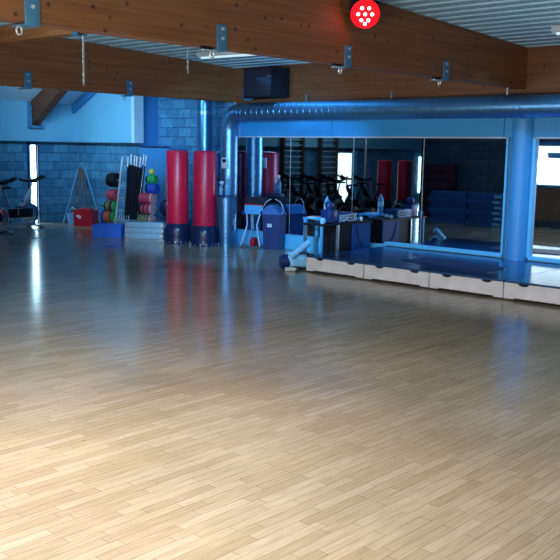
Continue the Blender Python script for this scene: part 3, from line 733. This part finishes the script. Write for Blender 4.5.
MB().box((-0.12, -0.183, 0.22), (0.07, 0.004, 0.03), Euler((0, 0.5, 0))).box((-0.07, -0.183, 0.19), (0.06, 0.004, 0.025), Euler((0, -0.6, 0))).box((-0.09, -0.183, 0.24), (0.09, 0.004, 0.02), Euler((0, 0.3, 0))).build('white_mark', 'label_white', c1, smooth=False)
o = MB().box((0, 0, 0.06), (0.3, 0.24, 0.1), bevel=0.04).build('boxing_pads', 'red_plastic', None, (-16.72, 11.62, 0.30), 0.3)
tag(o, 'dark red pads heaped inside the red crate', 'pads')
c2 = crate('storage_crate', (-14.38, 10.53, 0), math.radians(40), (0.58, 0.34, 0.25), 'blue_plastic', 'bright blue plastic crate on the floor before the rack')
t = thing('bucket', 'pale blue bucket standing left of the red crate', 'bucket', (-17.22, 11.60, 0))
MB().lathe([(0.0, 0.005), (0.10, 0.0), (0.105, 0.01), (0.135, 0.24), (0.145, 0.245), (0.145, 0.26), (0.13, 0.26), (0.10, 0.015), (0.0, 0.012)], (0, 0, 0), 24).build('body', 'bucket', t)
MB().tube(arc((0, 0, 0.245), 0.14, 0.15, PI - 0.15, 10), 0.006, 6).build('handle', 'bright', t)
# wooden sticks gathered in the corner
top = Vector((-17.48, 12.04, 1.27))
for k in range(10):
    a = -1.0 + 2.0 * k / 9
    foot = Vector((-17.30 + 0.30 * a, 11.90 + 0.27 * a + (0.05 if k % 2 else -0.04), 0.0))
    tp = top + Vector((0.05 * a, 0.045 * a + 0.035 * (k % 2) - 0.03, 0.05 * math.sin(k * 2.3)))
    o = MB().cyl((0, 0, 0.006), tp - foot, 0.0135, seg=8).build('gym_stick', 'stick' if k not in (0, 9) else 'bucket', None, foot)
    tag(o, {0: 'pale grey stick at the left edge of the leaning bundle', 9: 'pale grey stick at the right edge of the leaning bundle'}.get(k, 'brown wooden stick in the bundle leaning into the back corner'), 'stick', 'sticks leaning in the corner')
# grey step boards stacked on the floor by the bags
def step_board(loc, rz, mat, end, label, grp, L=1.0, W=0.40, H=0.10):
    t = thing('step_board', label, 'step', loc, rz, grp)
    MB().prism([(-L / 2 + 0.03, 0.0), (L / 2 - 0.03, 0.0), (L / 2, H - 0.025), (L / 2 - 0.015, H), (-L / 2 + 0.015, H), (-L / 2, H - 0.025)], -W / 2, W / 2, 'y').build('body', mat, t, smooth=False)
    MB().box((0, 0, H + 0.002), (L - 0.08, W - 0.05, 0.006)).build('top_mat', mat, t, smooth=False)
    for s_ in (-1, 1): MB().box((s_ * (L / 2 - 0.05), -W / 2 - 0.002, H * 0.4), (0.08, 0.01, H * 0.6)).build('end_foot', end, t, smooth=False)
    return t
for k in range(3):
    step_board((-13.82 + 0.01 * k, 11.03, 0.108 * k), math.radians(38), 'clear_grey', 'steel', ['grey step board lying on the floor beside the left red bag', 'grey step board in the middle of the low stack by the left red bag', 'grey step board on top of the low stack by the left red bag'][k], 'grey step boards', 0.80, 0.34, 0.10)

# ------------------------------------------------------------------ spin bikes
def make_bike(loc, rz, label, grp, fm='silver', ac='red_plastic', cm='chrome', stm='steel'):
    t = thing('spin_bike', label, 'exercise bike', loc, rz, grp)
    fr = MB()
    fr.tube([(0, -0.50, 0.10), (0, 0.0, 0.30), (0, 0.36, 0.72), (0, 0.42, 0.84)], [0.04, 0.058, 0.058, 0.045], 10)
    fr.tube([(0, 0.0, 0.30), (0, -0.18, 0.62)], 0.035, 10)
    fr.tube([(0, 0.30, 0.66), (0, 0.48, 0.10)], 0.03, 10)
    fr.box((0, 0, 0.09), (0.07, 1.04, 0.05))
    fr.build('frame', fm, t)
    MB().box((0, 0.52, 0.05), (0.52, 0.07, 0.05), bevel=0.012).build('front_stabilizer', stm, t)
    MB().box((0, -0.52, 0.05), (0.52, 0.07, 0.05), bevel=0.012).build('rear_stabilizer', stm, t)
    for sx_ in (-1, 1): 
        for yy in (0.52, -0.52): MB().cyl((0.24 * sx_, yy, 0.0), (0.24 * sx_, yy, 0.03), 0.03, seg=12).build('foot_pad', 'black', t)
    MB().lathe([(0.03, -0.025), (0.19, -0.012), (0.20, -0.028), (0.235, -0.028), (0.235, 0.028), (0.20, 0.028), (0.19, 0.012), (0.03, 0.025)], (0.06, 0.33, 0.32), 28, 'x').build('flywheel', cm, t)
    MB().box((0.07, 0.1, 0.34), (0.07, 0.62, 0.20), bevel=0.03).build('chain_guard', 'black', t)
    MB().box((0.035, 0.22, 0.52), (0.02, 0.05, 0.22), Euler((0.5, 0, 0))).build('accent', ac, t, smooth=False)
    MB().tube([(0, -0.17, 0.58), (0, -0.26, 0.86)], 0.022, 10).build('seat_post', stm, t)
    sd = MB(); sd.prism([(-0.10, -0.42), (0.10, -0.42), (0.11, -0.34), (0.035, -0.18), (0.025, -0.10), (-0.025, -0.10), (-0.035, -0.18), (-0.11, -0.34)], 0.86, 0.91, 'z')
    sd.build('saddle', 'black', t)
    MB().tube([(0, 0.40, 0.80), (0, 0.46, 1.00)], 0.022, 10).build('handlebar_post', stm, t)
    hb = MB()
    hb.tube([(-0.22, 0.30, 1.06), (-0.22, 0.42, 1.03), (-0.10, 0.47, 1.02), (0.10, 0.47, 1.02), (0.22, 0.42, 1.03), (0.22, 0.30, 1.06)], 0.03, 8)
    hb.tube([(-0.05, 0.47, 1.03), (-0.06, 0.66, 1.08), (-0.05, 0.76, 1.13)], 0.028, 8).tube([(0.05, 0.47, 1.03), (0.06, 0.66, 1.08), (0.05, 0.76, 1.13)], 0.028, 8)
    hb.box((0, 0.47, 1.04), (0.12, 0.10, 0.05))
    hb.build('handlebar', 'black', t)
    MB().cyl((0, 0.40, 1.045), (0, 0.44, 1.10), 0.02, seg=10).build('knob', cm, t)
    MB().tube([(-0.1, 0.0, 0.32), (0.12, 0.0, 0.32)], 0.02, 8).box((-0.11, 0.0, 0.24), (0.02, 0.03, 0.18)).box((0.13, 0, 0.40), (0.02, 0.03, 0.18)).build('crank', cm, t)
    MB().box((-0.17, 0, 0.16), (0.10, 0.09, 0.025)).build('pedal', 'black', t, smooth=False)
    MB().box((0.19, 0, 0.48), (0.10, 0.09, 0.025)).build('pedal', 'black', t, smooth=False)
    return t
bk = make_bike((-17.05, 10.0, 0), math.radians(4), 'spin bike before the slit window, its handlebar crossing the light', 'spin bikes')
dup(bk, (-16.2, 8.75, 0), math.radians(-3), 'spin bike cut by the left edge of the view', 'spin bikes')
mirror_lab = 'dark spin bike in the rows seen only in the mirror'
row = [(-17.25, 5.7), (-16.6, 5.6), (-15.95, 5.5), (-15.25, 5.4), (-17.3, 4.2), (-16.65, 4.1), (-16.0, 4.0), (-15.35, 3.85), (-14.7, 3.9), (-17.2, 7.15), (-16.5, 7.05), (-14.55, 5.35)]
b2 = make_bike((row[0][0], row[0][1], 0), 0, mirror_lab, 'spin bikes seen in the mirror', 'black', 'maroon', 'steel', 'black')
for (x, y_) in row[1:]:
    dup(b2, (x, y_, 0), math.radians(random.uniform(-8, 8)), mirror_lab)

# ------------------------------------------------------------------ wall bars, mats, steps, rope (seen in the mirror)
def wall_bars(y0, y1, label):
    t = thing('wall_bars', label, 'wall bars', (-17.9, (y0 + y1) / 2, 0), 0, 'wooden wall bars')
    h = (y1 - y0) / 2
    for s_ in (-1, 1): MB().box((0.09, s_ * h, 1.3), (0.14, 0.07, 2.6)).build('upright', 'bar_wood', t, smooth=False)
    for k in range(14): MB().cyl((0.09, -h, 0.25 + 0.17 * k), (0.09, h, 0.25 + 0.17 * k), 0.02, seg=8).build('rung', 'bright', t)
    return t
wall_bars(3.4, 4.3, 'wall bars seen in the mirror, left of the other set')
wall_bars(1.75, 2.55, 'wall bars seen in the mirror, right beside the bright glass door')
o = MB().cyl((0, 0, 0.0), (0, 0, 3.72), 0.028, seg=10).build('climbing_rope', 'rope', None, (-16.43, 2.0, 0.0))
tag(o, 'pale climbing rope hanging, seen in the mirror left of the red bags', 'rope')
o = MB().tube([(0, 0, 0.02), (-0.2, 0.1, 1.2), (-0.5, 0.2, 2.6)], 0.025, 8).build('leaning_pole', 'purple', None, (-16.6, 1.2, 0))
tag(o, 'purple pole leaning up behind the bags, seen in the mirror', 'pole')
# maroon vault stack
t = thing('mat_stack_trolley', 'low dark trolley under the maroon mats, seen in the mirror', 'trolley', (-12.78, 3.52, 0))
MB().box((0, 0, 0.12), (0.8, 0.56, 0.06)).build('platform', 'black', t, smooth=False)
for sx_ in (-1, 1):
    for sy_ in (-1, 1): MB().lathe([(0.0, -0.02), (0.045, -0.02), (0.045, 0.02), (0, 0.02)], (0.32 * sx_, 0.22 * sy_, 0.045), 14, 'x').build('caster', 'steel', t)
ordn = ['lowest', 'second from the bottom', 'third from the bottom', 'fourth from the bottom', 'fifth from the bottom', 'topmost']
for k in range(6):
    o = MB().box((0, 0, 0.11), (0.78, 0.56, 0.215), bevel=0.03).build('gym_mat', 'maroon', None, (-12.78 + 0.02 * math.sin(k * 2), 3.52, 0.151 + 0.225 * k))
    tag(o, 'maroon gym mat, %s of the stack seen in the mirror' % ordn[k], 'mat', 'maroon mats in a stack')
for s_, (sx0, lab) in enumerate([(-12.0, 'left'), (-10.94, 'right')]):
    for k in range(6):
        t = step_board((sx0 + [0.0, 0.05, -0.03, 0.04, -0.04, 0.02][k], 4.12 - 0.02 * (k % 2), 0.138 * k), PI + math.radians([0, 3, -2, 2, -3, 1][k]), 'step_blue', 'step_blue', 'blue step board, %s in the %s stack seen in the mirror' % (ordn[k], lab), 'blue step boards by the block wall', 1.10 if s_ == 0 else 0.98, 0.42, 0.125)
        if s_ == 1: MB().box((-0.37, -0.0, 0.06), (0.20, 0.46, 0.07)).build('lit_end', 'step_lit', t, smooth=False)  # pale blocks put in for the light on the right stack's ends

# ------------------------------------------------------------------ ceiling fittings
def bracket(loc, label, face=1, arm=True, plate_h=0.25, zb=0.0, shackle=True):
    """steel strap on the beam side with an arm and shackle under the beam; loc = bottom edge of beam face"""
    t = thing('beam_bracket', label, 'bracket', loc, 0, 'steel brackets on the beams')
    MB().box((0.008, 0, plate_h / 2 - 0.03), (0.012, 0.13, plate_h), bevel=0.003).box((-0.09, 0, -0.022), (0.20, 0.13, 0.012)).build('strap', 'bracket', t)
    for z in (plate_h * 0.35, plate_h * 0.72):
        MB().cyl((0.014, 0, z), (0.03, 0, z), 0.016, seg=6).build('bolt', 'bright', t)
    if arm:
        MB().box((-0.02, -0.13, -0.037), (0.03, 0.18, 0.016)).build('arm', 'bright', t, smooth=False)
        MB().cyl((-0.02, -0.24, -0.012), (-0.02, -0.10, -0.012), 0.018, seg=10).build('pin', 'black', t)
    if shackle: MB().tube([(-0.02, -0.10 + 0.024 * math.cos(a), -0.07 + 0.032 * math.sin(a)) for a in [2 * PI * i / 10 for i in range(10)]], 0.008, 6, closed=True).build('shackle', 'bright', t)
    return t
for y_, lab in [(3.78, 'blue grey bracket with shackle on the big beam at the top left corner'), (5.84, 'blue grey bracket with shackle on the big beam, beside the ceiling batten'),
                (7.75, 'blue bracket with shackle on the big beam, below and left of the red spotlight'), (9.75, 'dark blue bracket with shackle on the big beam, nearest its right end')]:
    bracket((-6.1, y_ - (0.06 if y_ > 4 else 0.01), 2.74), lab, arm=y_ > 4, plate_h=0.33 if y_ < 4 else 0.24)
for y_, lab in [(7.38, 'dark bracket under the lower left beam, above the timber rafter'), (9.33, 'dark bracket under the lower left beam, over the bulkhead')]:
    bracket((-12.1, y_, 2.69), lab, plate_h=0.26, arm=False)
t = thing('beam_bracket', 'small blue bracket with bolt on the orange cross beam', 'bracket', (-10.15, 6.92, 3.30), 0, 'steel brackets on the beams')
MB().box((0, -0.006, 0.09), (0.13, 0.012, 0.24), bevel=0.003).box((0, 0.07, -0.022), (0.13, 0.16, 0.012)).build('strap', 'bracket', t)
MB().cyl((0, -0.012, 0.12), (0, -0.03, 0.12), 0.016, seg=6).build('bolt', 'navy', t)
def chain(loc, L, label):
    mb = MB(); n_ = int(L / 0.04)
    for k in range(n_):
        z = -0.02 - 0.04 * k
        p = []
        for i in range(8):
            a = 2 * PI * i / 8; u_ = 0.014 * math.cos(a); w_ = 0.028 * math.sin(a)
            p.append((u_ if k % 2 else 0, 0 if k % 2 else u_, z + w_))
        mb.tube(p, 0.0055, 5, closed=True)
    o = mb.build('hanging_chain', 'bright', None, loc); return tag(o, label, 'chain', 'chains hanging from the beams')
chain((-10.02, 6.96, 3.265), 0.64, 'long steel chain hanging at upper left in front of the dark beam')
chain((-10.68, 9.39, 3.43), 0.44, 'short steel chain hanging left of the ceiling batten')
def batten(loc, rz, label, L=1.3):
    t = thing('ceiling_batten', label, 'ceiling light', loc, rz, 'ceiling light battens')
    MB().box((0, 0, 0.0), (L, 0.15, 0.08), bevel=0.012).build('housing', 'white_paint', t)
    MB().cyl((-L / 2 + 0.05, -0.0, -0.055), (L / 2 - 0.05, -0.0, -0.055), 0.018, seg=12).build('tube', 'tube', t)
    for xx in (-L / 2 + 0.02, L / 2 - 0.02): MB().box((xx, 0, -0.03), (0.03, 0.07, 0.05)).build('end_cap', 'label_white', t, smooth=False)
    return t
batten((-10.45, 10.1, deck_z(10.1) - 0.045), math.radians(6), 'slim white ceiling batten on the deck left of centre', 1.35)
batten((-4.4, 10.45, deck_z(10.45) - 0.045), 0, 'white ceiling batten at the right edge of the view', 1.3)
# loudspeaker on the wall beam
t = thing('loudspeaker', 'black loudspeaker mounted in the corner above the duct', 'speaker', (-11.1, 11.56, 2.72))
MB().prism([(-0.45, 0.17), (-0.30, -0.20), (0.42, -0.22), (0.46, 0.17)], 0.0, 0.52, 'z').build('cabinet', 'black', t, smooth=False)
MB().prism([(-0.29, -0.21), (0.41, -0.23), (0.41, -0.225), (-0.29, -0.205)], 0.03, 0.49, 'z').build('grille', 'black_fabric', t, smooth=False)
MB().box((-0.36, 0.25, 0.10), (0.10, 0.18, 0.03)).build('wall_mount', 'bracket', t, smooth=False)
MB().box((0.30, 0.25, 0.36), (0.10, 0.18, 0.03)).build('wall_mount', 'bracket', t, smooth=False)
MB().box((-0.38, 0.0, -0.015), (0.22, 0.05, 0.03)).box((-0.48, 0.0, 0.06), (0.02, 0.05, 0.18)).build('corner_bracket', 'bracket', t, smooth=False)
MB().box((0.36, -0.228, 0.37), (0.10, 0.012, 0.02)).build('badge', 'steel', t, smooth=False)
# red led par on the big beam
t = thing('stage_light', 'red glowing LED spotlight on the big beam at the top', 'stage light', (-5.92, 7.74, 3.29))
ax = Vector((0.55, -0.62, -0.42)).normalized()
MB().cyl(ax * -0.12, ax * 0.06, 0.14, 0.165, seg=28).build('housing', 'black', t)
MB().cyl(ax * 0.055, ax * 0.066, 0.158, seg=28).build('lens', 'led_red', t)
e1 = ax.cross(Vector((0, 0, 1))).normalized(); e2 = ax.cross(e1)
cores = [(0, 0)] + [(0.075 * math.cos(a), 0.075 * math.sin(a)) for a in [2 * PI * k / 6 for k in range(6)]] + [(0.105 * math.cos(1.6), 0.105 * math.sin(1.6))]
for (p, q) in cores:
    cc = ax * 0.066 + e1 * p + e2 * q
    MB().cyl(cc, cc + ax * 0.008, 0.018, seg=12).build('led', 'led_core', t)
MB().tube([e1 * 0.155 + ax * -0.02, e1 * 0.16 + Vector((0, 0, 0.10)), Vector((-0.05, 0, 0.16)), e1 * -0.16 + Vector((0, 0, 0.10)), e1 * -0.155 + ax * -0.02], 0.012, 8).build('yoke', 'black', t)
MB().box((-0.11, 0, 0.15), (0.12, 0.05, 0.05)).build('clamp', 'black', t, smooth=False)

# ------------------------------------------------------------------ lights
def area(name, loc, target, sx_, sy_, power, col, spread=PI):
    l = bpy.data.lights.new(name, 'AREA'); l.shape = 'RECTANGLE'; l.size = sx_; l.size_y = sy_; l.energy = power; l.color = col; l.spread = spread
    o = bpy.data.objects.new(name, l); COL.objects.link(o); o.location = loc
    o.rotation_euler = (Vector(target) - Vector(loc)).to_track_quat('-Z', 'Y').to_euler()
    return o
area('daylight_rear_windows', (-2.2, -2.8, 0.95), (-3.6, 6.0, 1.3), 7.0, 1.2, 430, (1.0, 0.95, 0.90))
area('near_floor_fill', (-4.0, 1.6, 3.45), (-3.9, 2.3, 0.0), 3.0, 2.2, 188, (1.0, 0.97, 0.93), 2.2)  # added fill under the closed deck to brighten the near floor
area('daylight_side_window', (-8.7, 3.28, 1.55), (-8.9, 7.0, 4.0), 3.3, 1.0, 60, (0.86, 0.95, 1.0), 2.2)
area('side_hall_fill', (-15.6, 3.2, 3.5), (-17.9, 2.2, 1.9), 2.5, 0.6, 24, (0.6, 0.86, 1.0))  # unseen fill added high up to brighten the left wall in the mirror
area('blue_wash_corner', (-14.6, 8.6, 3.1), (-16.8, 12.3, 2.2), 2.0, 0.5, 36, (0.34, 0.70, 1.0), 1.35)
area('blue_wash_recess', (-13.6, 9.2, 3.2), (-13.4, 12.6, 1.9), 1.2, 0.4, 14, (0.25, 0.6, 1.0), 1.7)
area('blue_wash_stage', (-8.6, 10.9, 3.1), (-8.4, 11.75, 0.3), 5.0, 0.3, 18, (0.12, 0.54, 1.0), 1.1)
area('blue_wash_stage_right', (-4.9, 10.6, 3.0), (-5.4, 11.9, 0.5), 2.0, 0.4, 16, (0.12, 0.52, 1.0), 1.4)
bs = bpy.data.lights.new('blue_led_spot', 'SPOT'); bs.energy = 1300; bs.color = (0.14, 0.50, 1.0); bs.spot_size = 0.78; bs.spot_blend = 0.6; bs.shadow_soft_size = 0.12
bo = bpy.data.objects.new('blue_led_spot', bs); COL.objects.link(bo); bo.location = (-6.6, 6.2, 2.5)
bo.rotation_euler = (Vector((-11.0, 11.4, 1.1)) - bo.location).to_track_quat('-Z', 'Y').to_euler()
ws = bpy.data.lights.new('rack_fill_spot', 'SPOT'); ws.energy = 450; ws.color = (0.62, 0.82, 1.0); ws.spot_size = 0.36; ws.spot_blend = 0.7; ws.shadow_soft_size = 0.12  # unseen spot added to brighten the blue crate and the plates
wo = bpy.data.objects.new('rack_fill_spot', ws); COL.objects.link(wo); wo.location = (-6.7, 5.4, 2.5)
wo.rotation_euler = (Vector((-14.6, 11.2, 0.75)) - wo.location).to_track_quat('-Z', 'Y').to_euler()
pl = bpy.data.lights.new('red_led_light', 'POINT'); pl.energy = 1.2; pl.color = (1, 0.03, 0.05); pl.shadow_soft_size = 0.05
po = bpy.data.objects.new('red_led_light', pl); COL.objects.link(po); po.location = Vector((-5.92, 7.74, 3.29)) + ax * 0.14
wd = bpy.data.worlds.new('World'); S.world = wd; wd.use_nodes = True
wd.node_tree.nodes['Background'].inputs[0].default_value = (0.30, 0.52, 0.9, 1)
wd.node_tree.nodes['Background'].inputs[1].default_value = 0.08

# ------------------------------------------------------------------ camera
f_px, pitch, roll, yaw = 866.605, 0.148952, 0.0175868, -0.742057
fwd = Vector((math.sin(yaw) * math.cos(pitch), math.cos(yaw) * math.cos(pitch), -math.sin(pitch)))
r0 = Vector((math.cos(yaw), -math.sin(yaw), 0)); u0 = r0.cross(fwd)
rt = r0 * math.cos(roll) + u0 * math.sin(roll); up = u0 * math.cos(roll) - r0 * math.sin(roll)
cam = bpy.data.cameras.new('Camera'); cam.sensor_width = 36; cam.lens = 36 * f_px / 560; cam.clip_end = 100; cam.clip_start = 0.05
co = bpy.data.objects.new('Camera', cam); COL.objects.link(co)
co.matrix_world = Matrix(((rt.x, up.x, -fwd.x, 0), (rt.y, up.y, -fwd.y, 0), (rt.z, up.z, -fwd.z, 1.8), (0, 0, 0, 1)))
S.camera = co
S.view_settings.view_transform = 'Standard'; S.view_settings.look = 'None'
S.view_settings.exposure = 0.0; S.view_settings.gamma = 1.0; S.view_settings.use_curve_mapping = False
S.cycles.max_bounces = 8
S.cycles.use_denoising = True
